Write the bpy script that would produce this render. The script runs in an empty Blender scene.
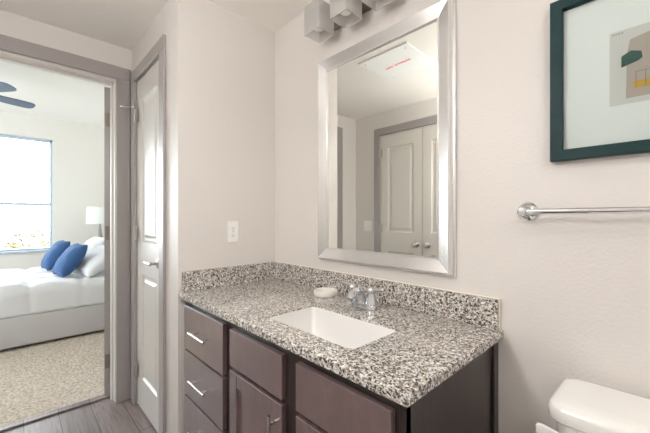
import bpy, bmesh, math, random
from mathutils import Vector, Matrix, noise
R = math.radians
random.seed(7)
SC = bpy.context.scene
COL = SC.collection

# ------------------------------------------------------------------ camera
cam_d = bpy.data.cameras.new('camera'); cam = bpy.data.objects.new('camera', cam_d); COL.objects.link(cam)
cam.location = (1.7164, -1.1992, 1.264)
cam.rotation_euler = (R(90), 0, R(46.4))
cam_d.sensor_width = 36; cam_d.lens = 36 * 327 / 650; cam_d.shift_y = 1.1 / 650
cam_d.clip_start = .02
SC.camera = cam

# ------------------------------------------------------------------ world, sun, exposure
SKY = 13.5
SUN = 5.0
ADDED_LAMP = 37.0  # emission of the unseen lamps added to the bathroom
EXPOSURE = 0.12
W = bpy.data.worlds.new('sky'); SC.world = W; W.use_nodes = True
wn = W.node_tree.nodes; bgn = wn['Background']
bgn.inputs['Color'].default_value = (.90, .95, 1, 1); bgn.inputs['Strength'].default_value = SKY
sun_d = bpy.data.lights.new('sun', 'SUN'); sun_d.energy = SUN; sun_d.angle = R(1); sun_d.color = (1, .95, .86)
sun = bpy.data.objects.new('sun', sun_d); COL.objects.link(sun)
sun.rotation_euler = (R(10), R(48), 0)      # comes from the +x side, over the building
for (yy, nm) in ((-1.39, 'window_portal'), (-2.735, 'window_portal')):
    p_d = bpy.data.lights.new(nm, 'AREA'); p_d.shape = 'RECTANGLE'; p_d.size = 1.64; p_d.size_y = 1.24
    p_d.cycles.is_portal = True
    p_o = bpy.data.objects.new(nm, p_d); COL.objects.link(p_o)
    p_o.location = (-4.70, yy, 1.605); p_o.rotation_euler = (0, R(-90), 0)
for xx in (-3.6, -2.1):  # portals at the unseen, added side windows
    p_d = bpy.data.lights.new('window_portal', 'AREA'); p_d.shape = 'RECTANGLE'; p_d.size = 1.2; p_d.size_y = 1.64
    p_d.cycles.is_portal = True
    p_o = bpy.data.objects.new('window_portal', p_d); COL.objects.link(p_o)
    p_o.location = (xx, -4.49, 1.605); p_o.rotation_euler = (R(90), 0, 0)
vs = SC.view_settings
SC.display_settings.display_device = 'sRGB'
vs.view_transform = 'Standard'; vs.look = 'None'; vs.gamma = 1; vs.use_curve_mapping = False
vs.exposure = EXPOSURE
SC.cycles.max_bounces = 14; SC.cycles.diffuse_bounces = 8; SC.cycles.glossy_bounces = 6
SC.cycles.transmission_bounces = 8; SC.cycles.transparent_max_bounces = 12
SC.cycles.use_denoising = True
SC.cycles.sample_clamp_indirect = 6

# ------------------------------------------------------------------ materials
def mat(name, col, rough=.5, metal=0., coat=0., spec=.5, emit=None, es=0., trans=0., sheen=0., coat_rough=.1):
    m = bpy.data.materials.new(name); m.use_nodes = True
    b = m.node_tree.nodes['Principled BSDF']
    b.inputs['Base Color'].default_value = (*col, 1)
    b.inputs['Roughness'].default_value = rough; b.inputs['Metallic'].default_value = metal
    b.inputs['Coat Weight'].default_value = coat; b.inputs['Coat Roughness'].default_value = coat_rough
    b.inputs['Specular IOR Level'].default_value = spec
    b.inputs['Transmission Weight'].default_value = trans
    b.inputs['Sheen Weight'].default_value = sheen
    if emit:
        b.inputs['Emission Color'].default_value = (*emit, 1); b.inputs['Emission Strength'].default_value = es
    return m
class NT:
    def __init__(s, m):
        s.t = m.node_tree; s.b = s.t.nodes['Principled BSDF']
    def n(s, typ, **kw):
        nd = s.t.nodes.new(typ)
        for k, v in kw.items():
            if k in nd.inputs: nd.inputs[k].default_value = v
            else: setattr(nd, k, v)
        return nd
    def l(s, a, b): s.t.links.new(a, b)
    def coords(s, scale=(1, 1, 1), rot=(0, 0, 0)):
        tc = s.n('ShaderNodeTexCoord'); mp = s.n('ShaderNodeMapping')
        mp.inputs['Scale'].default_value = scale; mp.inputs['Rotation'].default_value = rot
        s.l(tc.outputs['Object'], mp.inputs['Vector']); return mp.outputs['Vector']
    def ramp(s, fac, stops, interp='LINEAR'):
        r = s.n('ShaderNodeValToRGB'); cr = r.color_ramp; cr.interpolation = interp
        while len(cr.elements) < len(stops): cr.elements.new(.5)
        for e, (p, c) in zip(cr.elements, stops):
            e.position = p; e.color = (*c, 1)
        s.l(fac, r.inputs['Fac']); return r.outputs['Color']
    def bump(s, h, strength=.2, dist=.01):
        b = s.n('ShaderNodeBump', Strength=strength, Distance=dist)
        s.l(h, b.inputs['Height']); s.l(b.outputs['Normal'], s.b.inputs['Normal'])
def textured_paint(name, col, rough=.55, scale=110, strength=.22):
    m = mat(name, col, rough); k = NT(m); v = k.coords()
    a = k.n('ShaderNodeTexNoise', Scale=scale, Detail=3.0); k.l(v, a.inputs['Vector'])
    k.bump(a.outputs['Fac'], strength, .006); return m
def wood(name, stops, scale, rough=.4, coat=0., bumps=.05, spec=.5):
    m = mat(name, stops[0][1], rough, coat=coat, spec=spec, coat_rough=.3); k = NT(m)
    v = k.coords(scale)
    a = k.n('ShaderNodeTexNoise', Scale=6.0, Detail=8.0, Roughness=.65, Distortion=.4); k.l(v, a.inputs['Vector'])
    k.l(k.ramp(a.outputs['Fac'], stops), k.b.inputs['Base Color'])
    k.bump(a.outputs['Fac'], bumps, .004); return m

WALLCOL = (.735, .703, .677)
M = {}
M['wall'] = textured_paint('wall_paint', WALLCOL, .45)
M['bedwall'] = textured_paint('bedroom_wall_paint', (.79, .765, .72), .7)
M['ceiling'] = textured_paint('ceiling_paint', (.87, .85, .81), .8, 90, .2)
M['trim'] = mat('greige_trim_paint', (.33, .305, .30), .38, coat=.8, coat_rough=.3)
M['door'] = mat('greige_door_paint', (.68, .65, .61), .36, coat=.8, coat_rough=.28)
M['chrome'] = mat('chrome', (.70, .72, .74), .06, 1)
M['nickel'] = mat('brushed_nickel', (.74, .71, .68), .26, 1)
M['darknickel'] = mat('dark_nickel', (.30, .26, .23), .35, 1)
M['silver'] = mat('silver_frame', (.82, .82, .82), .24, .8)
M['hinge'] = mat('satin_hinge', (.50, .46, .42), .4, .8)
M['mirror'] = mat('mirror_silvering', (.97, .985, .945), .0, 1)
M['porcelain'] = mat('white_porcelain', (.93, .93, .91), .08, coat=.5, coat_rough=.03)
M['sink'] = mat('white_sink', (.76, .755, .74), .15, coat=.4, coat_rough=.06)
M['plastic'] = mat('white_plastic', (.92, .92, .90), .35)
M['slot'] = mat('dark_slot', (.03, .03, .03), .6)
M['white'] = mat('white_semi_gloss', (.84, .84, .83), .4)
M['caulk'] = mat('cream_caulk', (.84, .80, .70), .5)
M['espresso'] = wood('espresso_shaded_wood', [(.30, (.020, .014, .013)), (.55, (.034, .024, .022)), (.75, (.05, .036, .033))], (16, 16, .7), .36, .25)  # darker copy for frame and sides, their shade put into the colour
M['espresso_lit'] = wood('espresso_lit_wood', [(.25, (.10, .064, .064)), (.55, (.140, .094, .094)), (.8, (.185, .130, .124))], (3.5, 3.5, 1.2), .33, 1.0, spec=.8)  # lighter copy for the fronts, the window sheen put into the colour
M['frame_teal'] = wood('dark_teal_frame', [(.3, (.005, .028, .030)), (.7, (.010, .042, .044))], (3, 3, 3), .5, spec=.25)
M['mat_board'] = mat('mat_board', (.88, .90, .89), .8)
M['paper'] = mat('print_paper', (.68, .67, .64), .8)
M['taupe'] = mat('taupe_ink', (.47, .40, .35), .8)
M['green_ink'] = mat('green_ink', (.02, .095, .075), .8)
M['mustard'] = mat('mustard_ink', (.60, .36, .06), .8)
M['ink'] = mat('grey_ink', (.20, .19, .18), .8)
M['red'] = mat('red_stencil', (.80, .06, .09), .7)
M['panel_white'] = mat('white_panel', (.93, .96, .965), .45)
M['dish'] = mat('soap_dish_ceramic', (.80, .78, .74), .35)
M['bedframe'] = textured_paint('grey_upholstery', (.50, .49, .49), .9, 500, .3)
M['blue'] = textured_paint('blue_cushion_fabric', (.035, .10, .25), .85, 350, .3)
M['linen'] = mat('white_bed_linen', (.66, .668, .685), .85, sheen=.2)
M['shade'] = mat('lamp_shade_fabric', (.86, .88, .87), .9)
M['lampbase'] = mat('grey_lamp_base', (.36, .35, .34), .3)
M['night'] = mat('nightstand_wood', (.35, .27, .2), .5)
M['fan'] = mat('fan_blade_slate', (.075, .12, .23), .3)
M['window_frame'] = mat('window_vinyl', (.46, .55, .66), .4)
M['bulb'] = mat('opal_bulb', (.9, .9, .88), .3)
M['added_lamp_glow'] = mat('added_lamp_diffuser', (.9, .9, .9), .5, emit=(1, .975, .95), es=ADDED_LAMP)
M['leaf'] = mat('foliage', (.13, .12, .065), .8)
M['bark'] = mat('bark', (.30, .24, .18), .9)
M['ground'] = mat('pale_ground', (.09, .085, .05), .95)
M['facade'] = mat('pale_stucco', (.65, .62, .56), .9)

m = M['granite'] = mat('speckled_granite', (.6, .58, .54), .13, coat=.7, coat_rough=.05)
k = NT(m); v = k.coords()
nz = k.n('ShaderNodeTexNoise', Scale=60.0, Detail=2.0); k.l(v, nz.inputs['Vector'])
mx = k.n('ShaderNodeMixRGB', blend_type='ADD'); mx.inputs['Fac'].default_value = .014
k.l(v, mx.inputs['Color1']); k.l(nz.outputs['Color'], mx.inputs['Color2'])
vo = k.n('ShaderNodeTexVoronoi', Scale=215.0); k.l(mx.outputs['Color'], vo.inputs['Vector'])
sp = k.n('ShaderNodeSeparateColor'); k.l(vo.outputs['Color'], sp.inputs['Color'])
c1 = k.ramp(sp.outputs['Red'], [(0, (.025, .027, .032)), (.13, (.10, .10, .105)), (.23, (.27, .235, .20)), (.36, (.45, .39, .33)), (.48, (.58, .55, .51)), (.68, (.74, .73, .71)), (.86, (.88, .88, .87))], 'CONSTANT')
n2 = k.n('ShaderNodeTexNoise', Scale=75.0, Detail=4.0, Roughness=.6); k.l(v, n2.inputs['Vector'])
c2 = k.ramp(n2.outputs['Fac'], [(.34, (.22, .21, .21)), (.46, (.80, .77, .73)), (.62, (1, 1, 1))])
mu = k.n('ShaderNodeMixRGB', blend_type='MULTIPLY'); mu.inputs['Fac'].default_value = .75
k.l(c1, mu.inputs['Color1']); k.l(c2, mu.inputs['Color2']); k.l(mu.outputs['Color'], k.b.inputs['Base Color'])

m = M['planks'] = mat('vinyl_planks', (.25, .22, .22), .38)
k = NT(m); v = k.coords((1, 1, 1))
br = k.n('ShaderNodeTexBrick', Scale=1.0); br.offset = .37
br.inputs['Brick Width'].default_value = 1.2; br.inputs['Row Height'].default_value = .165; br.inputs['Mortar Size'].default_value = .0022
br.inputs['Color1'].default_value = (.20, .165, .165, 1); br.inputs['Color2'].default_value = (.31, .265, .26, 1); br.inputs['Mortar'].default_value = (.06, .05, .05, 1)
k.l(v, br.inputs['Vector'])
v2 = k.coords((1.2, 14, 1))
gn = k.n('ShaderNodeTexNoise', Scale=4.0, Detail=8.0, Roughness=.65, Distortion=.8); k.l(v2, gn.inputs['Vector'])
gc = k.ramp(gn.outputs['Fac'], [(.3, (.42, .39, .39)), (.5, (.8, .77, .76)), (.7, (1, 1, 1))])
mu = k.n('ShaderNodeMixRGB', blend_type='MULTIPLY'); mu.inputs['Fac'].default_value = .9
k.l(br.outputs['Color'], mu.inputs['Color1']); k.l(gc, mu.inputs['Color2']); k.l(mu.outputs['Color'], k.b.inputs['Base Color'])
k.bump(gn.outputs['Fac'], .08, .003)

m = M['carpet'] = mat('beige_carpet', (.5, .46, .41), 1., spec=.1)
k = NT(m); v = k.coords()
a = k.n('ShaderNodeTexNoise', Scale=55.0, Detail=5.0, Roughness=.7); k.l(v, a.inputs['Vector'])
k.l(k.ramp(a.outputs['Fac'], [(.32, (.36, .29, .225)), (.5, (.62, .54, .455)), (.68, (.82, .74, .65))]), k.b.inputs['Base Color'])
k.bump(a.outputs['Fac'], .9, .02)

m = M['frosted'] = bpy.data.materials.new('frosted_glass'); m.use_nodes = True
t = m.node_tree; b = t.nodes['Principled BSDF']; out = t.nodes['Material Output']
b.inputs['Base Color'].default_value = (.80, .79, .78, 1); b.inputs['Roughness'].default_value = .35
tl = t.nodes.new('ShaderNodeBsdfTranslucent'); tl.inputs['Color'].default_value = (.88, .87, .86, 1)
tp = t.nodes.new('ShaderNodeBsdfTransparent'); tp.inputs['Color'].default_value = (.92, .92, .92, 1)
m1 = t.nodes.new('ShaderNodeMixShader'); m1.inputs[0].default_value = .6
m2 = t.nodes.new('ShaderNodeMixShader'); m2.inputs[0].default_value = .40
t.links.new(b.outputs[0], m1.inputs[1]); t.links.new(tl.outputs[0], m1.inputs[2])
t.links.new(m1.outputs[0], m2.inputs[1]); t.links.new(tp.outputs[0], m2.inputs[2]); t.links.new(m2.outputs[0], out.inputs[0])

m = M['glass'] = bpy.data.materials.new('clear_glass'); m.use_nodes = True
t = m.node_tree; t.nodes.remove(t.nodes['Principled BSDF']); out = t.nodes['Material Output']
tp = t.nodes.new('ShaderNodeBsdfTransparent'); tp.inputs['Color'].default_value = (.96, .98, .975, 1)
gl = t.nodes.new('ShaderNodeBsdfGlossy'); gl.inputs['Roughness'].default_value = .03
fr = t.nodes.new('ShaderNodeFresnel'); fr.inputs['IOR'].default_value = 1.35
mxs = t.nodes.new('ShaderNodeMixShader')
t.links.new(fr.outputs[0], mxs.inputs[0]); t.links.new(tp.outputs[0], mxs.inputs[1]); t.links.new(gl.outputs[0], mxs.inputs[2]); t.links.new(mxs.outputs[0], out.inputs[0])

# ------------------------------------------------------------------ mesh helpers (world coordinates)
def box(bm, x0, x1, y0, y1, z0, z1, bev=0, seg=2):
    vs_ = [bm.verts.new(p) for p in ((x0,y0,z0),(x1,y0,z0),(x1,y1,z0),(x0,y1,z0),(x0,y0,z1),(x1,y0,z1),(x1,y1,z1),(x0,y1,z1))]
    fs = [bm.faces.new([vs_[i] for i in q]) for q in ((3,2,1,0),(4,5,6,7),(0,1,5,4),(1,2,6,5),(2,3,7,6),(3,0,4,7))]
    if bev:
        es = list({e for f in fs for e in f.edges})
        bmesh.ops.bevel(bm, geom=es, offset=bev, segments=seg, affect='EDGES', profile=.5)
def loft(bm, rings, cap=True, closed=True):
    rr = [[bm.verts.new(p) for p in r] for r in rings]
    n = len(rr[0])
    for a, b_ in zip(rr, rr[1:]):
        for i in range(n if closed else n - 1):
            j = (i + 1) % n
            bm.faces.new((a[i], a[j], b_[j], b_[i]))
    if cap:
        bm.faces.new(rr[0][::-1]); bm.faces.new(rr[-1])
    return rr
def frame_axes(d):
    d = Vector(d).normalized()
    u = d.cross(Vector((0, 0, 1)))
    if u.length < 1e-4: u = Vector((1, 0, 0))
    u.normalize(); return u, d.cross(u).normalized()
def tube(bm, pts, r, seg=12, cap=True):
    pts = [Vector(p) for p in pts]; rings = []
    u0 = None
    for i, p in enumerate(pts):
        d = (pts[min(i+1, len(pts)-1)] - pts[max(i-1, 0)]).normalized()
        if u0 is None: u, w_ = frame_axes(d)
        else:
            u = (u0 - d * u0.dot(d)).normalized(); w_ = d.cross(u)
        u0 = u
        rad = r[i] if isinstance(r, (list, tuple)) else r
        rings.append([p + u * math.cos(2*math.pi*k_/seg) * rad + w_ * math.sin(2*math.pi*k_/seg) * rad for k_ in range(seg)])
    loft(bm, rings, cap)
def lathe(bm, prof, c, axis=(0, 0, 1), seg=28, cap=True):
    axis = Vector(axis).normalized(); u, w_ = frame_axes(axis); c = Vector(c)
    loft(bm, [[c + axis * h + (u * math.cos(2*math.pi*i/seg) + w_ * math.sin(2*math.pi*i/seg)) * max(r, 1e-4) for i in range(seg)] for r, h in prof], cap)
def bez(p0, p1, p2, p3, n=10):
    P = [Vector(p) for p in (p0, p1, p2, p3)]
    return [P[0]*(1-t)**3 + P[1]*3*t*(1-t)**2 + P[2]*3*t*t*(1-t) + P[3]*t**3 for t in [i/n for i in range(n+1)]]
def rrect(x0, x1, y0, y1, z, r, n=6):
    o = []
    for cx, cy, a0 in ((x1-r, y1-r, 0), (x0+r, y1-r, 90), (x0+r, y0+r, 180), (x1-r, y0+r, 270)):
        for i in range(n+1):
            a = R(a0 + 90*i/n); o.append((cx + r*math.cos(a), cy + r*math.sin(a), z))
    return o

def thing(name, label, cat, loc, group=None):
    o = bpy.data.objects.new(name, None); COL.objects.link(o); o.location = loc; o.empty_display_size = .05
    o['label'] = label; o['category'] = cat
    if group: o['group'] = group
    return o
def base(o):
    p = Vector((0, 0, 0))
    while o is not None: p += o.location; o = o.parent
    return p
def obj(name, bm, m, parent=None, smooth=False, label=None, origin=None, angle=35):
    bmesh.ops.recalc_face_normals(bm, faces=bm.faces)
    off = base(parent) if parent else Vector(origin or (0, 0, 0))
    if off.length: bmesh.ops.translate(bm, verts=bm.verts, vec=-off)
    me = bpy.data.meshes.new(name); bm.to_mesh(me); bm.free()
    if isinstance(m, str): m = M[m]
    me.materials.append(m)
    if smooth:
        for p in me.polygons: p.use_smooth = True
        try: me.set_sharp_from_angle(angle=R(angle))
        except Exception: pass
    o = bpy.data.objects.new(name, me); COL.objects.link(o)
    if parent: o.parent = parent
    elif origin: o.location = origin
    if label: o['label'] = label
    return o
def tag(o, label, cat, group=None):
    o['label'] = label; o['category'] = cat
    if group: o['group'] = group
    return o
def struct(name, bm, m, parent=None, smooth=False):
    o = obj(name, bm, m, parent, smooth)
    if not parent: o['kind'] = 'structure'
    return o
def new(): return bmesh.new()
def B(*a, **k_):
    bm = new(); box(bm, *a, **k_); return bm

# ------------------------------------------------------------------ key dimensions
LX = -.885            # bathroom face of the bedroom wall
LB = -1.005           # its bedroom face
FY = -1.822           # front wall (behind the camera's left)
RX = 2.80             # right wall
YO = -.595            # closet front / end of the side wall
ZC = 2.44             # bathroom ceiling
BX = -4.624           # bedroom far wall
BZ = 2.74
BY0, BY1 = -4.4, .16
DY0, DY1, DZ = -1.485, -.70, 2.19   # bedroom doorway

# ------------------------------------------------------------------ structure
struct('floor', B(LX - .14, RX + .1, FY - .1, .1, -.1, 0), 'planks')
struct('floor_bedroom', B(BX - .15, LX - .14, BY0 - .1, BY1 + .1, -.1, .006), 'carpet')
struct('ceiling', B(LX, RX + .1, FY - .1, .1, ZC, ZC + .12), 'ceiling')
struct('ceiling_bedroom', B(BX - .15, LX + .1, BY0 - .1, BY1 + .1, BZ, BZ + .12), 'ceiling')
struct('wall_back', B(LX - .12, RX + .1, 0, .1, 0, BZ), 'wall')
struct('wall_side', B(-.1, 0, YO, 0, 0, ZC), 'wall')
bm = new()
CD0, CD1, CDZ = -.762, -.247, 2.185     # closet door opening
box(bm, LX, CD0 - .004, YO, YO + .1, 0, ZC); box(bm, CD1 + .004, -.1, YO, YO + .1, 0, ZC); box(bm, CD0 - .004, CD1 + .004, YO, YO + .1, CDZ + .004, ZC)
struct('wall_closet', bm, 'wall')
bm = new()
box(bm, LB, LX, BY0, DY0 - .02, 0, BZ); box(bm, LB, LX, DY1 + .02, BY1, 0, BZ); box(bm, LB, LX, DY0 - .02, DY1 + .02, DZ + .02, BZ)
struct('wall_left', bm, 'wall')
LD0, LD1, LDZ = -.519, .517, 2.185       # linen closet double door opening
bm = new()
box(bm, LX, LD0 - .004, FY - .1, FY, 0, ZC); box(bm, LD1 + .004, RX, FY - .1, FY, 0, ZC); box(bm, LD0 - .004, LD1 + .004, FY - .1, FY, LDZ + .004, ZC)
struct('wall_front', bm, 'wall')
bm = new()
box(bm, LD0 - .15, LD0 - .05, FY - .65, FY - .1, 0, ZC); box(bm, LD1 + .05, LD1 + .15, FY - .65, FY - .1, 0, ZC); box(bm, LD0 - .15, LD1 + .15, FY - .75, FY - .65, 0, ZC)
box(bm, LD0 - .15, LD1 + .15, FY - .75, FY - .1, ZC - .05, ZC + .1); box(bm, LD0 - .15, LD1 + .15, FY - .75, FY - .1, -.1, 0)
struct('wall_linen_closet', bm, 'wall')
struct('wall_right', B(RX, RX + .1, FY - .1, .1, 0, ZC), 'wall')
struct('wall_bedroom_right', B(BX - .15, LX, BY1, BY1 + .1, 0, BZ), 'bedwall')
bm = new()
for a in ((BX - .15, -4.2, 0, BZ), (-3.0, -2.7, 0, BZ), (-1.5, LX, 0, BZ), (-4.2, -3.0, 0, .785), (-2.7, -1.5, 0, .785), (-4.2, -3.0, 2.425, BZ), (-2.7, -1.5, 2.425, BZ)): box(bm, a[0], a[1], BY0 - .1, BY0, a[2], a[3])
struct('wall_bedroom_left', bm, 'bedwall')
WZ0, WZ1 = .785, 2.425
WINS = ((-2.00, -.775), (-3.35, -2.12))  # second opening is out of view, added to let in more daylight
bm = new()
box(bm, BX - .14, BX, BY0, WINS[1][0], 0, BZ); box(bm, BX - .14, BX, WINS[1][1], WINS[0][0], 0, BZ); box(bm, BX - .14, BX, WINS[0][1], BY1, 0, BZ)
for y0, y1 in WINS:
    box(bm, BX - .14, BX, y0, y1, 0, WZ0); box(bm, BX - .14, BX, y0, y1, WZ1, BZ)
struct('wall_bedroom_far', bm, 'bedwall')

# casings -------------------------------------------------------------
def casing_bm(axis, a0, a1, top, face, sgn, wd=.078, th=.018):
    """door casing (two legs and head) on a wall; axis 'x': opening runs along x on plane y=face; sgn = direction it protrudes"""
    bm = new()
    f0, f1 = sorted((face, face + sgn * th)); g0, g1 = sorted((face, face + sgn * (th + .006)))
    def bb(u0, u1, z0, z1, p0, p1):
        if axis == 'x': box(bm, u0, u1, p0, p1, z0, z1, .003, 1)
        else: box(bm, p0, p1, u0, u1, z0, z1, .003, 1)
    bb(a0 - wd, a0, 0, top, f0, f1); bb(a1, a1 + wd, 0, top, f0, f1); bb(a0 - wd, a1 + wd, top, top + wd, f0, f1)
    return bm
struct('trim_1', casing_bm('y', DY0 - .006, DY1 + .006, DZ + .02, LX, 1, .085), 'trim')
struct('trim_2', casing_bm('x', CD0, CD1, CDZ, YO, -1, .075), 'trim')
struct('trim_3', casing_bm('x', LD0, LD1, LDZ, FY, 1, .078), 'trim')
bm = new()   # bedroom door jamb and stop
box(bm, LB, LX, DY1 - .0, DY1 + .02, 0, DZ + .02, .002, 1); box(bm, LB, LX, DY0 - .02, DY0, 0, DZ + .02, .002, 1); box(bm, LB, LX, DY0, DY1, DZ, DZ + .02, .002, 1)
box(bm, LB + .04, LB + .075, DY1 - .012, DY1, 0, DZ, .002, 1); box(bm, LB + .04, LB + .075, DY0, DY0 + .012, 0, DZ, .002, 1); box(bm, LB + .04, LB + .075, DY0, DY1, DZ - .012, DZ, .002, 1)
struct('trim_4', bm, 'door')
struct('trim_5', casing_bm('y', DY0 - .006, DY1 + .006, DZ + .02, LB, -1, .085), 'trim')
struct('trim_6', B(LX - .16, LX - .105, DY0, DY1, 0, .012, .004, 1), 'planks')
def bboard(name, *segs):
    bm = new()
    for s in segs: box(bm, *s, 0, .095, .003, 1)
    struct(name, bm, 'door')
bboard('baseboard_closet', (CD1 + .076, -.001, YO - .013, YO), (LX, CD0 - .076, YO - .013, YO))
bboard('baseboard_back', (1.322, RX, -.013, 0))
bboard('baseboard_right', (RX - .013, RX, FY, -.013))
bboard('baseboard_front', (LX, LD0 - .08, FY, FY + .013), (LD1 + .08, RX - .013, FY, FY + .013))
bboard('baseboard_left', (LX, LX + .013, FY + .013, DY0 - .095))
bboard('baseboard_bedroom', (BX, BX + .013, BY0, BY1), (BX + .013, LB - .06, BY1 - .013, BY1))

# windows -------------------------------------------------------------
for i, (y0, y1) in enumerate(WINS):
    zm = 1.46; xf = BX - .10
    bm = new()
    for a in ((y0, y0 + .03, WZ0, WZ1), (y1 - .03, y1, WZ0, WZ1), (y0, y1, WZ1 - .035, WZ1), (y0, y1, WZ0, WZ0 + .03)):
        box(bm, xf - .03, xf + .04, *a, .003, 1)
    w_ = struct('window_%d' % (i + 1), bm, 'window_frame')
    bm = new(); box(bm, xf - .02, xf + .03, y0 + .03, y1 - .03, zm - .02, zm + .02, .003, 1); struct('meeting_rail', bm, 'window_frame', w_)
    bm = new(); box(bm, xf - .004, xf + .0, y0 + .03, y1 - .03, WZ0 + .03, WZ1 - .035); struct('pane', bm, 'glass', w_)
    bm = new(); box(bm, BX - .05, BX + .035, y0 - .03, y1 + .03, WZ0 - .022, WZ0 + .004, .004, 1); struct('window_sill', bm, 'window_frame', w_)

for i, x0 in enumerate((-4.2, -2.7)):  # unseen side windows, added to brighten the bedroom with more daylight
    x1 = x0 + 1.2; yf = BY0 - .07; bm = new()
    for a in ((x0, x0 + .03, WZ0, WZ1), (x1 - .03, x1, WZ0, WZ1)): box(bm, a[0], a[1], yf - .02, yf + .04, a[2], a[3])
    for a in ((WZ1 - .035, WZ1), (WZ0, WZ0 + .03)): box(bm, x0 + .03, x1 - .03, yf - .02, yf + .04, *a)
    w_ = struct('window_%d' % (i + 3), bm, 'window_frame')
    bm = new(); box(bm, x0 + .03, x1 - .03, yf - .01, yf + .03, 1.44, 1.48); struct('meeting_rail', bm, 'window_frame', w_)
    bm = new(); box(bm, x0 + .03, x1 - .03, yf - .004, yf, WZ0 + .03, WZ1 - .035); struct('pane', bm, 'glass', w_)

# panelled doors --------------------------------------------------------
def panel_door_bm(w, h, t, panels):
    """door slab x 0..w, z 0..h, front face at y=0 going to y=+t; recessed raised panels on the front"""
    bm = new()
    xs = [0, panels[0][0], panels[0][1], w]
    ps = sorted(panels, key=lambda p: p[2])
    bxs = [(0, panels[0][0], 0, h), (panels[0][1], w, 0, h)]
    zprev = 0
    for p in ps:
        bxs.append((p[0], p[1], zprev, p[2])); zprev = p[3]
    bxs.append((ps[0][0], ps[0][1], zprev, h))
    for x0, x1, z0, z1 in bxs: box(bm, x0, x1, 0, t, z0, z1)
    for x0, x1, z0, z1 in ps:
        d = [(0, 0), (.012, .010), (.030, .010), (.048, .003)]
        rings = [[(x0 + a, y, z0 + a), (x1 - a, y, z0 + a), (x1 - a, y, z1 - a), (x0 + a, y, z1 - a)] for a, y in d]
        loft(bm, rings, False)
        a, y = d[-1]; v4 = [bm.verts.new(p) for p in rings[-1]]; bm.faces.new(v4)
        box(bm, x0, x1, .02, t, z0, z1)
    bmesh.ops.remove_doubles(bm, verts=bm.verts, dist=1e-5)
    return bm
def placed(bm, mtx):
    bm.transform(mtx); return bm
def lever_bm(pt, nrm, along):
    """door lever: rosette + neck + lever"""
    bm = new(); p = Vector(pt); n = Vector(nrm); a = Vector(along)
    lathe(bm, [(.031, 0), (.031, .006), (.024, .012), (.011, .015), (.010, .045)], p, n, 24)
    q = p + n * .048
    tube(bm, [q - a * .012, q, q + a * .03, q + a * .07, q + a * .105], [.009, .011, .010, .009, .007], 12)
    return bm
def knob_bm(pt, nrm):
    bm = new()
    lathe(bm, [(.032, 0), (.032, .005), (.022, .011), (.011, .016), (.011, .032), (.022, .040), (.028, .050), (.027, .060), (.018, .068), (.001, .070)], pt, nrm, 28)
    return bm
def hinge_bm(p, axis_n, wdir):
    """butt hinge: barrel plus leaf"""
    bm = new(); p = Vector(p); n = Vector(axis_n); w_ = Vector(wdir)
    for k_ in range(5):
        z0 = -.045 + k_ * .018
        tube(bm, [p + Vector((0, 0, z0 + .0006)), p + Vector((0, 0, z0 + .0174))], .0068, 10)
    a = p - n * .004; c = a + w_ * .03
    lo = Vector((min(a.x, c.x) - .0012, min(a.y, c.y) - .0012, p.z - .045)); hi = Vector((max(a.x, c.x) + .0012, max(a.y, c.y) + .0012, p.z + .045))
    box(bm, lo.x, hi.x, lo.y, hi.y, lo.z, hi.z)
    return bm

# closet door (door_2), closed
DW = CD1 - CD0 - .006
b2 = panel_door_bm(DW, CDZ - .014, .035, [(.105, DW - .105, .20, .885), (.105, DW - .105, 1.095, 2.03)])
placed(b2, Matrix.Translation((CD0 + .003, YO + .004, .010)))
d2 = struct('door_2', b2, 'door')
obj('door_lever', lever_bm((CD1 - .062, YO + .004, 1.0), (0, -1, 0), (-1, 0, 0)), 'nickel', d2, True, 'brushed nickel lever')
for z in (.25, 1.16, 1.95):
    obj('hinge', hinge_bm((CD0, YO - .014, z), (0, -1, 0), (1, 0, 0)), 'hinge', d2, True)
bm = new()
tube(bm, [(CD0, YO - .014, 2.0), (CD0 - .004, YO - .03, 2.0), (CD0 - .02, YO - .075, 2.0)], .0042, 8)
tube(bm, [(CD0 - .02, YO - .075, 2.0), (CD0 - .026, YO - .092, 2.0)], [.009, .010], 12)
tube(bm, [(CD0, YO - .014, 2.0), (CD0 + .03, YO - .03, 2.0)], [.004, .006], 8)
obj('door_stop', bm, 'nickel', d2, True, 'hinge pin door stop')

# linen double doors (door_3, door_4) on the front wall, facing +y
mid = (LD0 + LD1) / 2
for i, (x0, x1) in enumerate(((LD0 + .003, mid - .003), (mid + .003, LD1 - .003))):
    w_ = x1 - x0
    bd = panel_door_bm(w_, LDZ - .014, .035, [(.095, w_ - .095, .20, .885), (.095, w_ - .095, 1.095, 2.03)])
    placed(bd, Matrix.Translation((x1, FY - .004, .010)) @ Matrix.Rotation(math.pi, 4, 'Z'))
    dd = struct('door_%d' % (3 + i), bd, 'door')
    kx = x1 - .06 if i == 0 else x0 + .06
    obj('door_knob', knob_bm((kx, FY - .004, .99), (0, 1, 0)), 'nickel', dd, True, 'round nickel knob')
    hx = LD0 if i == 0 else LD1
    for z in (.25, 1.15, 1.98):
        obj('hinge', hinge_bm((hx, FY + .014, z), (0, 1, 0), (1 if i == 0 else -1, 0, 0)), 'hinge', dd, True)

# bedroom door (door_1), swung open into the bedroom
W1 = DY1 - DY0 - .006
b1 = panel_door_bm(W1, DZ - .016, .035, [(.12, W1 - .12, .20, .885), (.12, W1 - .12, 1.095, 2.03)])
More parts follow.
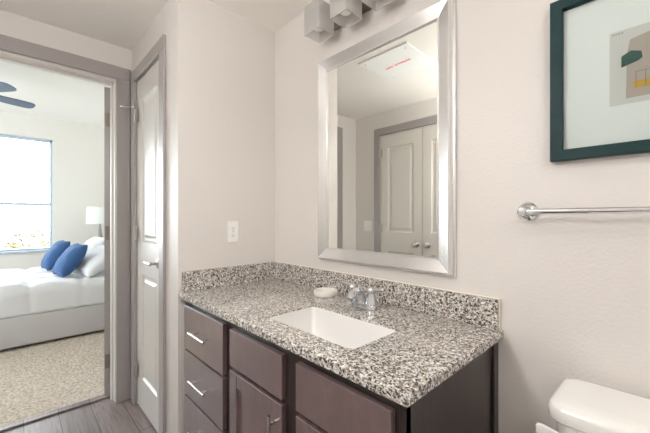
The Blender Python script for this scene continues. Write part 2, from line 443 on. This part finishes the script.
# local x along leaf, y thickness
ang = R(180 - 12)
placed(b1, Matrix.Translation((LB - .012, DY1 - .002, .012)) @ Matrix.Rotation(ang, 4, 'Z'))
d1 = struct('door_1', b1, 'trim')  # darker trim colour stands in for the shade on the leaf's edge
for z in (.25, 1.155, 1.955):
    bm = new(); box(bm, LB - .012, LB - .010, DY1 - .034, DY1 - .004, z - .048, z + .048)
    tube(bm, [(LB - .008, DY1 - .001, z - .048), (LB - .008, DY1 - .001, z + .048)], .007, 10)
    box(bm, LB - .006, LB + .028, DY1 - .0025, DY1, z - .048, z + .048)
    obj('hinge', bm, 'darknickel', d1, True)

# ------------------------------------------------------------------ vanity cabinet
van = thing('vanity_cabinet', 'dark espresso wood vanity cabinet under the granite countertop', 'cabinet', (.655, -.29, 0))
FYC = -.58; VX0, VX1 = .003, 1.31; VZ = .855
bm = new()
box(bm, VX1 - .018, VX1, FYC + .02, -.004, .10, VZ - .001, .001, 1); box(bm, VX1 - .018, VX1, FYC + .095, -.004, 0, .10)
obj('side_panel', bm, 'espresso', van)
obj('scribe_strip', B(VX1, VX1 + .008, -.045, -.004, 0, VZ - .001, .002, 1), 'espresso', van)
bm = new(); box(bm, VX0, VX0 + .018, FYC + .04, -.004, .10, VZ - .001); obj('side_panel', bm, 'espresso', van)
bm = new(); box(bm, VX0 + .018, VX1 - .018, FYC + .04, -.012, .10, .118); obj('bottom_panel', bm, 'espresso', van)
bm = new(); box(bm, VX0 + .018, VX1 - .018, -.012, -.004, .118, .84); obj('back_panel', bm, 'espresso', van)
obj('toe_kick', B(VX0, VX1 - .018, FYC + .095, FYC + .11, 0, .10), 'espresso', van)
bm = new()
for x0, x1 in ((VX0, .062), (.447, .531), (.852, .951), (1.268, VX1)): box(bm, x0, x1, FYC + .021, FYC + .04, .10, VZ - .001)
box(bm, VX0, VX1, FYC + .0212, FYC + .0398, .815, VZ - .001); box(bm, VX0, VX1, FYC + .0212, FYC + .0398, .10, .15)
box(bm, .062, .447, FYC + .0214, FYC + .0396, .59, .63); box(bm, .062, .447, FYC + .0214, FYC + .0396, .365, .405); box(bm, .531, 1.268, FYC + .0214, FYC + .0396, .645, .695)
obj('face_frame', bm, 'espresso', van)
def bar_pull(c, along, L=.165):
    bm = new(); c = Vector(c); a = Vector(along)
    tube(bm, [c - a*L/2 + Vector((0, -.034, 0)), c + a*L/2 + Vector((0, -.034, 0))], .006, 14)
    for s in (-1, 1):
        q = c + a * s * L * .33
        tube(bm, [q, q + Vector((0, -.034, 0))], .0046, 12)
    return bm
for z0, z1 in ((.615, .828), (.39, .605), (.15, .38)):
    d = obj('drawer', B(.045, .46, FYC, FYC + .02, z0, z1, .002, 2), 'espresso_lit', van)
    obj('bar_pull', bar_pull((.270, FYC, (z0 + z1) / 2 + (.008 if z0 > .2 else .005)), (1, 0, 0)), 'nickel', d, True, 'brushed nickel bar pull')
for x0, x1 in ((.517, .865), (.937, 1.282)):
    obj('false_drawer_front', B(x0, x1, FYC, FYC + .02, .679, .823, .002, 2), 'espresso_lit', van)
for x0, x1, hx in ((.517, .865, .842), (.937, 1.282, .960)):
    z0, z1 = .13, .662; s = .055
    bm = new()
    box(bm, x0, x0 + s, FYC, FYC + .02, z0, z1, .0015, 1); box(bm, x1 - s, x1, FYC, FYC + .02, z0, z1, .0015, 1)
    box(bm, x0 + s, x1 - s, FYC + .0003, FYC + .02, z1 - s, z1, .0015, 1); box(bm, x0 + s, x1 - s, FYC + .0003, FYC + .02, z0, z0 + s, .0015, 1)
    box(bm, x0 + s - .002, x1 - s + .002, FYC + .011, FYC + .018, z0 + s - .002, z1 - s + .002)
    d = obj('door', bm, 'espresso_lit', van)
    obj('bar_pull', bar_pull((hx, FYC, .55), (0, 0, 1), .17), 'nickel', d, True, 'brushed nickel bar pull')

# ------------------------------------------------------------------ countertop with sink cut-out
ct = thing('countertop', 'speckled grey and tan granite vanity countertop with an undermount sink', 'countertop', (.665, -.3, .856))
CZ0, CZ1 = .856, .886; CX0, CX1, CY0, CY1 = .002, 1.333, -.592, -.002
SX0, SX1, SY0, SY1 = .662, 1.092, -.498, -.262
def sink_ring(z, grow=0, r=.022): return rrect(SX0 - grow, SX1 + grow, SY0 - grow, SY1 + grow, z, r + grow, 6)
def outer_ring(z, inset=0):
    # same point count as the sink ring, projected onto the countertop rectangle
    cx, cy = (SX0 + SX1)/2, (SY0 + SY1)/2; o = []
    x0, x1, y0, y1 = CX0 + inset, CX1 - inset, CY0 + inset, CY1 - inset
    corners = ((x1, y1), (x0, y1), (x0, y0), (x1, y0))
    for ci in range(4):
        for i in range(7):
            px, py, _ = sink_ring(0)[ci*7 + i]
            if i == 3: o.append((*corners[ci], z)); continue
            # corner fan: before the middle point slides along one edge, after along the other
            first = (ci % 2 == 0)
            if (i < 3) == first: o.append((corners[ci][0], py if abs(py-cy) < abs(corners[ci][1]-cy) else corners[ci][1], z))
            else: o.append((px, corners[ci][1], z))
    return o
bm = new()
loft(bm, [sink_ring(CZ0), sink_ring(CZ1 - .002), sink_ring(CZ1, .002), outer_ring(CZ1, .003), outer_ring(CZ1 - .003), outer_ring(CZ0 + .003), outer_ring(CZ0, .003), sink_ring(CZ0)], False)
bmesh.ops.remove_doubles(bm, verts=bm.verts, dist=1e-5)
obj('slab', bm, 'granite', ct)
obj('backsplash', B(.022, 1.320, -.021, -.002, CZ1, .987, .0015, 1), 'granite', ct)
obj('side_splash', B(.002, .021, -.578, -.002, CZ1, .987, .0015, 1), 'granite', ct)
bm = new(); box(bm, 1.3205, 1.3235, -.012, -.0015, CZ1 - .02, .988); box(bm, .022, 1.3235, -.008, -.0015, .987, .9885)
obj('caulk_bead', bm, 'caulk', ct, label='cream caulk line')

# sink
sk = thing('sink', 'white rectangular undermount sink set in the granite countertop', 'sink', ((SX0+SX1)/2, (SY0+SY1)/2, .70))
bm = new()
rings = []
for z, g, r in ((CZ0 - .002, .012, .03), (CZ0 - .002, -.0015, .022), (.882, -.0015, .021), (.883, -.004, .02), (.86, -.010, .02), (.80, -.032, .025), (.762, -.055, .03), (.748, -.075, .03), (.742, -.10, .01)):
    rings.append(rrect(SX0 - g, SX1 + g, SY0 - g, SY1 + g, z, max(r + min(g, 0)*.3, .01), 6))
ins = [rings[0]] + rings[1:]
outs = [[(x + (x-(SX0+SX1)/2)*.06, y + (y-(SY0+SY1)/2)*.06, z - .012) for x, y, z in r] for r in rings]
outs = [[(x, y, min(z, CZ0 - .012)) for x, y, z in r] for r in outs]; outs[1] = outs[0]; outs = outs[:1] + outs[4:]
loft(bm, [outs[-1]] + outs[::-1][1:] + ins, True)
obj('basin', bm, 'sink', sk, True, angle=60)
bm = new(); lathe(bm, [(.022, 0), (.022, .003), (.016, .004), (.014, .001), (.001, .001)], ((SX0+SX1)/2, (SY0+SY1)/2 + .02, .742)); obj('drain', bm, 'chrome', sk, True, 'chrome drain')

# faucet
fx, fy = .822, -.134
fc = thing('faucet', 'chrome two handle centerset faucet behind the white sink', 'faucet', (fx, fy, CZ1))
bm = new(); z = CZ1
loft(bm, [rrect(fx-.078, fx+.078, fy-.026, fy+.026, z, .0255), rrect(fx-.078, fx+.078, fy-.026, fy+.026, z+.014, .0255), rrect(fx-.073, fx+.073, fy-.021, fy+.021, z+.022, .0205)])
obj('base_plate', bm, 'chrome', fc, True)
bm = new()
pts = bez((fx, fy+.004, z+.018), (fx, fy+.004, z+.082), (fx, fy-.045, z+.084), (fx, fy-.074, z+.046), 12)
tube(bm, pts, [.024, .0225, .021, .0198, .0188, .0178, .017, .0163, .0157, .0152, .0148, .0146, .0145], 18)
lathe(bm, [(.0125, 0), (.0145, .003), (.0145, .016), (.012, .018)], (fx, fy-.0785, z+.020), (0, .12, 1), 18)
obj('spout', bm, 'chrome', fc, True)
bm = new(); tube(bm, [(fx, fy+.024, z+.010), (fx, fy+.024, z+.066)], .0025, 8); lathe(bm, [(.002, 0), (.006, .003), (.005, .010), (.001, .012)], (fx, fy+.024, z+.064)); obj('lift_rod', bm, 'chrome', fc, True)
for s in (-1, 1):
    hx = fx + s * .051
    bm = new()
    lathe(bm, [(.025, 0), (.0255, .006), (.023, .012), (.0185, .034), (.0155, .050), (.0165, .056), (.0150, .064), (.009, .071), (.001, .073)], (hx, fy, z + .020))
    h = obj('handle', bm, 'chrome', fc, True)
    bm = new()
    d = Vector((s * .98, .02, 0)).normalized(); q = Vector((hx, fy, z + .083))
    tube(bm, [q - d*.012, q, q + d*.022, q + d*.045 + Vector((0,0,.003)), q + d*.060 + Vector((0,0,.006)), q + d*.066 + Vector((0,0,.007))], [.006, .0095, .0075, .0072, .0095, .006], 14)
    obj('lever', bm, 'chrome', h, True)

# soap dish
bm = new(); lathe(bm, [(.050, 0), (.055, .002), (.057, .008), (.057, .024), (.055, .027), (.051, .027), (.049, .024), (.047, .014), (.035, .011), (.001, .010)], (.566, -.100, CZ1), seg=40)
tag(obj('soap_dish', bm, 'dish', None, True, origin=(.566, -.100, CZ1)), 'small round off-white soap dish on the granite beside the faucet', 'soap dish')

# ------------------------------------------------------------------ mirror
mx0, mx1, mz0, mz1 = .427, 1.172, 1.041, 2.093
mi = thing('wall_mirror', 'tall rectangular wall mirror in a wide silver frame above the vanity', 'mirror', ((mx0+mx1)/2, -.001, mz0))
bm = new()
prof = [(.068, .004), (.068, .022), (.066, .0245), (.0625, .0245), (.0615, .0225), (.017, .038), (.0155, .038), (.0125, .034), (.0085, .021), (.007, .0165), (.003, .0165), (0, .0135), (0, .001)]
loft(bm, [[(mx0 + u, -h, mz0 + u), (mx1 - u, -h, mz0 + u), (mx1 - u, -h, mz1 - u), (mx0 + u, -h, mz1 - u)] for u, h in prof], False)
obj('frame', bm, 'silver', mi, True, angle=14)
bm = new(); bx = .066
v4 = [bm.verts.new(p) for p in ((mx0+bx, -.016, mz0+bx), (mx1-bx, -.016, mz0+bx), (mx1-bx, -.016, mz1-bx), (mx0+bx, -.016, mz1-bx))]
bm.free(); bm = B(mx0+bx, mx1-bx, -.016, -.004, mz0+bx, mz1-bx)
obj('mirror_glass', bm, 'mirror', mi)

# ------------------------------------------------------------------ vanity light
vl = thing('vanity_light', 'vanity light bar with square frosted glass shades above the silver mirror', 'wall light', (.80, -.001, 2.27))
obj('back_bar', B(.44, 1.16, -.028, -.001, 2.225, 2.315, .004, 2), 'darknickel', vl)
for i in range(4):
    cx, cy, s, zb = .539 + .179*i, -.118, .0535, 2.155
    bm = new(); tube(bm, [(cx, -.02, 2.29), (cx, cy, 2.29), ], .008, 12); lathe(bm, [(.020, 0), (.020, .03), (.012, .036)], (cx, cy, 2.262)); obj('arm', bm, 'darknickel', vl, True)
    bm = new()
    top = zb + .135; t_ = .004; f_ = 1.0
    loft(bm, [rrect(cx-s*f_, cx+s*f_, cy-s*f_, cy+s*f_, top, .008, 3), rrect(cx-s, cx+s, cy-s, cy+s, zb, .008, 3), rrect(cx-s+t_, cx+s-t_, cy-s+t_, cy+s-t_, zb, .006, 3), rrect(cx-s+t_, cx+s-t_, cy-s+t_, cy+s-t_, top - t_, .006, 3)], True)
    obj('glass_shade', bm, 'frosted', vl, True, 'square frosted glass shade')
    bm = new(); lathe(bm, [(.012, .085), (.014, .07), (.024, .045), (.029, .026), (.024, .008), (.012, .001), (.001, 0)], (cx, cy, zb + .022)); obj('bulb', bm, 'bulb', vl, True, 'white bulb')

# ------------------------------------------------------------------ outlet, switch
ol = thing('wall_outlet', 'white duplex outlet on the short wall above the side splash', 'outlet', (0, -.2935, 1.183))
obj('cover_plate', B(.0005, .006, -.3285, -.2585, 1.123, 1.243, .003, 2), 'plastic', ol)
for z in (1.163, 1.203):
    bm = new(); loft(bm, [[(x, -.2935 + .017*math.cos(a)*1.0, z + max(-.0135, min(.0135, .017*math.sin(a)))) for a in [2*math.pi*i/24 for i in range(24)]] for x in (.005, .0075)]); rc = obj('receptacle', bm, 'plastic', ol)
    bm = new(); box(bm, .0074, .0079, -.3010, -.2990, z - .001, z + .007); box(bm, .0074, .0079, -.2880, -.2860, z - .001, z + .007); box(bm, .0074, .0079, -.2955, -.2915, z - .010, z - .006); obj('slots', bm, 'slot', rc, label='dark slots')
bm = new(); lathe(bm, [(.0032, 0), (.003, .0012), (.001, .0015)], (.006, -.2935, 1.183), (1, 0, 0), 12); obj('screw', bm, 'nickel', ol)
sw = thing('light_switch', 'white double light switch beside the linen doors, seen in the mirror', 'light switch', (-.695, FY, 1.167))
obj('cover_plate', B(-.753, -.637, FY + .0005, FY + .006, 1.107, 1.227, .003, 2), 'plastic', sw)
for x in (-.718, -.672):
    bm = new(); box(bm, x - .005, x + .005, FY + .005, FY + .016, 1.158, 1.176, .002, 1); obj('toggle', bm, 'plastic', sw)

# ------------------------------------------------------------------ access panel on ceiling
ap = thing('access_panel', 'square white ceiling access panel with red lettering, seen in the mirror', 'access panel', (.29, -.95, ZC))
obj('panel_plate', B(.08, .51, -1.155, -.735, ZC - .010, ZC - .0005, .003, 1), 'panel_white', ap)
cu = bpy.data.curves.new('stencil', 'FONT'); cu.body = 'FIRE DAMPER'; cu.size = .033; cu.align_x = 'CENTER'; cu.align_y = 'CENTER'; cu.extrude = .0005; cu.offset = .0008; cu.space_character = 1.18; cu.space_word = 1.3
tx = bpy.data.objects.new('stencil', cu); COL.objects.link(tx)
dg = bpy.context.evaluated_depsgraph_get(); me = bpy.data.meshes.new_from_object(tx.evaluated_get(dg)); bpy.data.objects.remove(tx)
bm = new(); bm.from_mesh(me); bpy.data.meshes.remove(me)
placed(bm, Matrix.Translation((.298, -.945, ZC - .0106)) @ Matrix.Rotation(math.pi, 4, 'X') @ Matrix.Rotation(R(-3), 4, 'Z'))
obj('lettering', bm, 'red', ap, label='red stencilled FIRE DAMPER lettering')
for x, y in ((.12, -.78), (.47, -.78), (.47, -1.12), (.14, -1.13)):
    bm = new(); lathe(bm, [(.005, 0), (.005, .002), (.001, .003)], (x, y, ZC - .010), (0, 0, -1), 12); obj('screw', bm, 'nickel', ap)

# ------------------------------------------------------------------ framed print
px0, px1, pz0, pz1, fw, fd = 1.470, 1.945, 1.433, 1.909, .031, .030
pf = thing('framed_print', 'square abstract print with wide white mat in a dark teal frame', 'picture', ((px0+px1)/2, -.001, pz0))
bm = new()
loft(bm, [[(px0 + u, -h, pz0 + u), (px1 - u, -h, pz0 + u), (px1 - u, -h, pz1 - u), (px0 + u, -h, pz1 - u)] for u, h in ((.001, .002), (0, .003), (0, fd - .002), (.002, fd), (fw - .002, fd), (fw, fd - .002), (fw, .006))], False)
obj('frame', bm, 'frame_teal', pf)
obj('mat_board', B(px0 + fw - .002, px1 - fw + .002, -.010, -.004, pz0 + fw - .002, pz1 - fw + .002), 'mat_board', pf)
qx0, qx1, qz0, qz1 = 1.605, 1.810, 1.569, 1.769
pr = obj('print', B(qx0, qx1, -.0112, -.0100, qz0, qz1), 'paper', pf)
def flat(pts, y0, y1):
    bm = new(); loft(bm, [[(x, y0, z) for x, z in pts], [(x, y1, z) for x, z in pts]]); return bm
obj('printed_shape', flat([(1.638, 1.583), (1.790, 1.583), (1.785, 1.66), (1.765, 1.73), (1.73, 1.752), (1.69, 1.748), (1.646, 1.738), (1.640, 1.70)], -.0113, -.0117), 'taupe', pr, label='taupe printed shape')
obj('printed_shape', flat([(1.629, 1.698), (1.648, 1.708), (1.668, 1.700), (1.670, 1.683), (1.662, 1.677), (1.629, 1.668)], -.0117, -.0120), 'green_ink', pr, label='dark green printed shape')
obj('printed_shape', flat([(1.652, 1.607), (1.730, 1.600), (1.735, 1.622), (1.652, 1.625)], -.0117, -.0120), 'mustard', pr, label='mustard printed band')
bm = new()
for x in (1.657, 1.675, 1.700): box(bm, x, x + .0012, -.0123, -.0120, 1.607, 1.648)
box(bm, 1.657, 1.7012, -.0123, -.0120, 1.648, 1.6492)
obj('printed_lines', bm, 'ink', pr, label='thin grey printed lines'); bm = new()
for i in range(4): box(bm, 1.611 + i*.006, 1.614 + i*.006, -.0116, -.0112, 1.760, 1.763)
obj('printed_caption', bm, 'ink', pr, label='tiny grey caption mark')
obj('glazing', B(px0 + fw - .001, px1 - fw + .001, -.0175, -.016, pz0 + fw - .001, pz1 - fw + .001), 'glass', pf)

# ------------------------------------------------------------------ towel bar
tb = thing('towel_bar', 'chrome towel bar on round posts under the framed print', 'towel bar', (1.72, -.001, 1.283))
bm = new(); tube(bm, [(1.392, -.062, 1.283), (2.03, -.062, 1.283)], .0085, 16); obj('bar', bm, 'chrome', tb, True)
for x in (1.406, 2.011):
    bm = new(); lathe(bm, [(.031, 0), (.031, .004), (.028, .010), (.0165, .017), (.0125, .03), (.0115, .044), (.0135, .052), (.0135, .070), (.011, .075), (.001, .076)], (x, -.001, 1.283), (0, -1, 0), 28)
    obj('post', bm, 'chrome', tb, True)

# ------------------------------------------------------------------ toilet
tx0, tx1 = 1.503, 1.963; tcx = (tx0 + tx1)/2
to = thing('toilet', 'white porcelain two piece toilet beside the vanity', 'toilet', (tcx, -.35, 0))
def tank_ring(z, g, front=0., n=8):
    # D-shaped plan: flat back, bowed front
    x0, x1, yb = tx0 + g, tx1 - g, -.022 - max(g, 0) * .3
    yf = -.225 + g + front
    pts = rrect(x0, x1, yf, yb, z, .035, 5); out = []
    for x, y, zz in pts:
        u = (x - tcx) / ((x1 - x0)/2); t = (yb - y) / (yb - yf)
        out.append((x, y - .022 * (1 - u*u) * max(t, 0), zz))
    return out
bm = new(); loft(bm, [tank_ring(z, g) for z, g in ((.39, .045), (.40, .035), (.55, .022), (.755, .012), (.757, .014))]); obj('tank', bm, 'porcelain', to, True, angle=50)
bm = new(); loft(bm, [tank_ring(z, g) for z, g in ((.757, .010), (.758, .002), (.764, -.002), (.785, -.002), (.795, .002), (.801, .010), (.8035, .022), (.8045, .05))]); obj('tank_lid', bm, 'porcelain', to, True, angle=60)
bm = new()
q = Vector((tx0 + .068, -.238, .727))
lathe(bm, [(.015, -.012), (.015, .006), (.012, .012), (.001, .014)], q, (0, -1, 0), 20)
loft(bm, [[(q.x + dx, q.y - .010 - dy, q.z + dz + h) for dy, dz in ((-.006, -w_), (.006, -w_), (.006, w_), (-.006, w_))] for dx, w_, h, in ((.012, .012, 0), (-.01, .013, 0), (-.04, .0125, .004), (-.07, .013, .009), (-.083, .009, .011))])
obj('flush_lever', bm, 'white', to, True, 'white trip lever')
def egg(z, w, y0, y1, n=32):
    cy = y0 + (y1 - y0)*.42; o = []
    for i in range(n):
        a = 2*math.pi*i/n; c, s_ = math.cos(a), math.sin(a)
        ry = (y0 - cy) if s_ >= 0 else (cy - y1)
        o.append((tcx + c*w, cy + s_*ry, z))
    return o
bm = new(); loft(bm, [egg(0, .115, -.10, -.56), egg(.03, .11, -.10, -.55), egg(.16, .105, -.10, -.53), egg(.28, .15, -.08, -.62), egg(.37, .185, -.05, -.70), egg(.395, .188, -.05, -.705), egg(.397, .15, -.12, -.66), egg(.33, .12, -.20, -.60), egg(.25, .05, -.32, -.45)]); obj('bowl', bm, 'porcelain', to, True, angle=60)
bm = new(); loft(bm, [egg(.398, .186, -.24, -.705), egg(.408, .19, -.24, -.71), egg(.416, .186, -.24, -.706)]); obj('seat', bm, 'porcelain', to, True, angle=50)
bm = new(); loft(bm, [egg(.417, .186, -.24, -.705), egg(.428, .187, -.24, -.707), egg(.436, .17, -.26, -.69)]); obj('seat_lid', bm, 'porcelain', to, True, angle=50)

# ------------------------------------------------------------------ lamps added out of view to brighten the bathroom
for (qx, qy, lr, dr, lb) in ((2.35, -1.05, .09, .14, 'small unseen drum lamp added above the toilet side to light the bathroom'), (.84, -1.52, .16, .44, 'wide unseen drum lamp added in front of the linen doors to light the bathroom')):
    cl = thing('added_lamp', lb, 'added light', (qx, qy, ZC), 'added bathroom lamps')
    bm = new(); lathe(bm, [(.065, 0), (.06, .02), (.010, .03), (.010, dr)], (qx, qy, ZC - .0005), (0, 0, -1), 28); obj('lamp_base', bm, 'nickel', cl, True)
    bm = new(); lathe(bm, [(.01, dr - .005), (.9*lr, dr), (lr, dr + .015), (lr, dr + .095), (.9*lr, dr + .11), (.001, dr + .115)], (qx, qy, ZC), (0, 0, -1), 40); obj('diffuser', bm, 'added_lamp_glow', cl, True)

# ------------------------------------------------------------------ bedroom: bed
bx0, bx1, by0, by1 = -4.06, -2.545, -2.08, .04
bd = thing('bed', 'grey upholstered platform bed with a tall headboard in the bedroom', 'bed', ((bx0+bx1)/2, -1.0, 0))
bm = new(); box(bm, bx1 - .06, bx1, by0, by1, .035, .325, .014, 3); obj('side_rail', bm, 'bedframe', bd, True)
bm = new(); box(bm, bx0, bx0 + .06, by0, by1, .035, .325, .014, 3); obj('side_rail', bm, 'bedframe', bd, True)
bm = new(); box(bm, bx0, bx1, by0 - .06, by0 + .002, .035, .325, .014, 3); obj('foot_rail', bm, 'bedframe', bd, True)
bm = new(); box(bm, bx0 - .02, bx1 + .02, by1 + .002, by1 + .09, .035, 1.12, .02, 3); obj('headboard', bm, 'bedframe', bd, True)
bm = new(); box(bm, bx0 + .06, bx1 - .06, by0 + .002, by1, .22, .30); obj('slat_base', bm, 'night', bd)
bm = new(); box(bm, bx0 + .04, bx1 - .045, by0 + .02, by1, .30, .54, .04, 3); obj('mattress', bm, 'linen', bd, True)
for x in (bx0 + .08, bx1 - .08):
    for y in (by0 + .05, by1 - .05):
        obj('leg', B(x - .025, x + .025, y - .025, y + .025, .006, .04), 'slot', bd)
# comforter: quilted sheet draped over the mattress
bm = new()
nx, ny = 64, 90
x0, x1 = bx0 + .005, bx1 - .008; half = (x1 - x0)/2; cxm = (x0 + x1)/2
topz, dropz = .585, .33
arc = half + .24
grid = []
for j in range(ny + 1):
    row = []
    y = by0 + .01 + (by1 - .10 - by0) * j / ny
    for i in range(nx + 1):
        s = -arc + 2 * arc * i / nx; a = abs(s); sg = 1 if s > 0 else -1
        rr = .055; flat_ = half - rr
        if a < flat_: X, Z = a, topz
        elif a < flat_ + rr * math.pi/2:
            t = (a - flat_)/rr; X, Z = flat_ + rr*math.sin(t), topz - rr*(1 - math.cos(t))
        else: X, Z = half, topz - rr - (a - flat_ - rr*math.pi/2)
        nzv = noise.noise(Vector((s*3.2, y*3.0, 0.3))) * .5 + noise.noise(Vector((s*9, y*7, 2.3))) * .5 + noise.noise(Vector((s*1.4+y*7, y*2.6, 4.3))) * .5
        qx = abs(math.sin((s + .1) * math.pi / .42)); qy = abs(math.sin((y + .25) * math.pi / .42))
        puff = .026 * min(1, 2.6 * min(qx, qy)) + .024 * nzv
        if a < flat_ + rr: Z += puff; 
        else: X += puff * .45 - .004
        Z = max(Z, dropz - .004 + .012*noise.noise(Vector((y*4, sg, 0))))
        row.append(bm.verts.new((cxm + sg * X, y, Z)))
    grid.append(row)
for j in range(ny):
    for i in range(nx):
        bm.faces.new((grid[j][i], grid[j][i+1], grid[j+1][i+1], grid[j+1][i]))
o = obj('comforter', bm, 'linen', None, True, origin=((bx0+bx1)/2, -1.0, .33), angle=180)
tag(o, 'white quilted comforter spread over the grey bed', 'comforter')
md = o.modifiers.new('thick', 'SOLIDIFY'); md.thickness = .012; md.offset = -1

def pillow(name, label, c, w, h, t, lean, yaw, m, group, seed, roll=0, pinch=.06):
    bm = new(); n = 26
    def pt(u, v, side):
        e = max(0, (1 - abs(u)**2.6)) * max(0, (1 - abs(v)**2.6))
        th = t/2 * e**.48
        k_ = 1 - pinch * (1 - abs(v)**2) * abs(u)**3; l_ = 1 - pinch * (1 - abs(u)**2) * abs(v)**3
        wr = .010 * noise.noise(Vector((u*2.4 + seed, v*2.4, side))) + .005 * noise.noise(Vector((u*6 + seed, v*6, side + 3)))
        return (u * w/2 * k_, side * (th + wr * min(1, e * 3)), v * h/2 * l_)
    for side in (-1, 1):
        g = [[bm.verts.new(pt(-1 + 2*i/n, -1 + 2*j/n, side)) for i in range(n+1)] for j in range(n+1)]
        for j in range(n):
            for i in range(n): bm.faces.new((g[j][i], g[j][i+1], g[j+1][i+1], g[j+1][i]))
    bmesh.ops.remove_doubles(bm, verts=bm.verts, dist=2e-4)
    o = obj(name, bm, m, None, True, angle=180)
    o.matrix_world = Matrix.Translation(c) @ Matrix.Rotation(R(yaw), 4, 'Z') @ Matrix.Rotation(R(-lean), 4, 'X') @ Matrix.Rotation(R(roll), 4, 'Y')
    tag(o, label, 'pillow' if 'white' in label else 'cushion', group)
    return o
pillow('bed_pillow', 'white bed pillow nearest the door, behind the front blue cushion', (-2.95, -.49, .76), .60, .46, .18, 50, 10, 'linen', 'white bed pillows', 1)
pillow('bed_pillow', 'far white bed pillow, below the table lamp', (-3.66, -.46, .825), .60, .46, .18, 44, 4, 'linen', 'white bed pillows', 5)
pillow('throw_cushion', 'blue throw cushion in front, nearest the bedroom door', (-2.95, -.735, .790), .36, .41, .17, 34, 8, 'blue', 'blue throw cushions', 9)
pillow('throw_cushion', 'blue throw cushion behind the other, nearer the window', (-3.60, -.815, .795), .36, .41, .17, 32, 6, 'blue', 'blue throw cushions', 13)

# nightstand and lamp
ns = thing('nightstand', 'small wooden nightstand on the far side of the bed', 'nightstand', (-4.34, -.12, 0))
obj('body', B(-4.58, -4.12, -.36, .10, .12, .58, .006, 2), 'night', ns)
obj('drawer', B(-4.56, -4.14, -.378, -.361, .36, .56, .004, 1), 'night', ns)
for x in (-4.55, -4.15):
    for y in (-.33, .07): obj('leg', B(x - .02, x + .02, y - .02, y + .02, .006, .12), 'night', ns)
lx, ly = -4.33, -.235
tl_ = thing('table_lamp', 'table lamp with white drum shade and grey base on nightstand', 'lamp', (lx, ly, .58))
bm = new(); lathe(bm, [(.075, 0), (.075, .012), (.03, .03), (.05, .12), (.058, .22), (.045, .34), (.022, .46), (.014, .56), (.014, .62)], (lx, ly, .58)); obj('base', bm, 'lampbase', tl_, True, angle=60)
bm = new(); lathe(bm, [(.178, 1.17), (.165, 1.425), (.162, 1.425), (.175, 1.17)], (lx, ly, 0), seg=40, cap=False); obj('lamp_shade', bm, 'shade', tl_, True, 'white drum shade', angle=60)
bm = new(); tube(bm, [(lx, ly, 1.19), (lx, ly, 1.43)], .004, 8); lathe(bm, [(.003, 0), (.009, .006), (.006, .016), (.001, .02)], (lx, ly, 1.43))
for a in range(3): tube(bm, [(lx, ly, 1.415), (lx + .163*math.cos(a*2.094), ly + .163*math.sin(a*2.094), 1.415)], .002, 6)
obj('finial', bm, 'nickel', tl_, True)

# ------------------------------------------------------------------ ceiling fan
fx, fy, fz = -2.787, -1.535, 2.45
fn = thing('ceiling_fan', 'dark slate bladed ceiling fan hanging in the bedroom', 'ceiling fan', (fx, fy, BZ))
bm = new(); lathe(bm, [(.065, 0), (.06, .03), (.025, .06), (.02, .06)], (fx, fy, BZ), (0, 0, -1)); obj('canopy', bm, 'nickel', fn, True)
bm = new(); tube(bm, [(fx, fy, BZ - .05), (fx, fy, fz + .05)], .012); obj('downrod', bm, 'nickel', fn, True)
bm = new(); lathe(bm, [(.03, .09), (.09, .06), (.10, 0), (.09, -.04), (.05, -.06)], (fx, fy, fz)); obj('motor_housing', bm, 'nickel', fn, True)
bm = new(); lathe(bm, [(.085, -.062), (.08, -.09), (.05, -.115), (.001, -.12)], (fx, fy, fz)); obj('light_bowl', bm, 'bulb', fn, True)
for i in range(5):
    a = R(110 - 72*i)
    bm = new()
    o2 = []
    for r_, w_ in ((.13, .045), (.20, .058), (.35, .068), (.46, .07), (.50, .062), (.52, .045), (.528, .02)): o2.append((r_, w_))
    out2 = [(r_, w_) for r_, w_ in o2] + [(r_, -w_) for r_, w_ in o2[::-1]]
    loft(bm, [[(x, y, zz) for x, y in out2] for zz in (-.004, .004)])
    placed(bm, Matrix.Translation((fx, fy, fz)) @ Matrix.Rotation(a, 4, 'Z') @ Matrix.Rotation(R(-12), 4, 'X'))
    obj('blade', bm, 'fan', fn)

# ------------------------------------------------------------------ outside
struct('ground', B(-80, BX - 3, -60, 60, -3.3, -3.2), 'ground')
def tree(x, y, top, r, label):
    t_ = thing('tree', label, 'tree', (x, y, -3.2), 'trees outside the window')
    bm = new(); tube(bm, [(x, y, -3.2), (x + .1, y, top - r*.9)], [.14, .07], 8); obj('trunk', bm, 'bark', t_)
    bm = new()
    for _ in range(420):
        th, ph = random.uniform(0, 6.283), math.acos(random.uniform(-1, 1)); rr = r * random.uniform(.55, 1)**.5
        c = Vector((x + rr*math.sin(ph)*math.cos(th), y + rr*math.sin(ph)*math.sin(th), top - r + rr*math.cos(ph)*.95))
        rot = Matrix.Rotation(random.uniform(0, 6.28), 3, Vector((random.random()-.5, random.random()-.5, random.random())).normalized())
        s = random.uniform(.10, .2)
        bm.faces.new([bm.verts.new(c + rot @ Vector(q) * s) for q in ((-1, 0, 0), (0, -.6, .15), (1, 0, 0), (0, .6, .15))])
    obj('crown', bm, 'leaf', t_)
for x, y, top, r in ((-17, .1, .35, 1.3), (-19.5, -2.4, .30, 1.4), (-22.5, .9, .50, 1.4), (-24, -2.2, .45, 1.4), (-17, -5.2, .35, 1.4), (-28, -.2, .5, 1.6)):
    tree(x, y, top, r, 'pale sunlit leafy tree beyond the bedroom window')
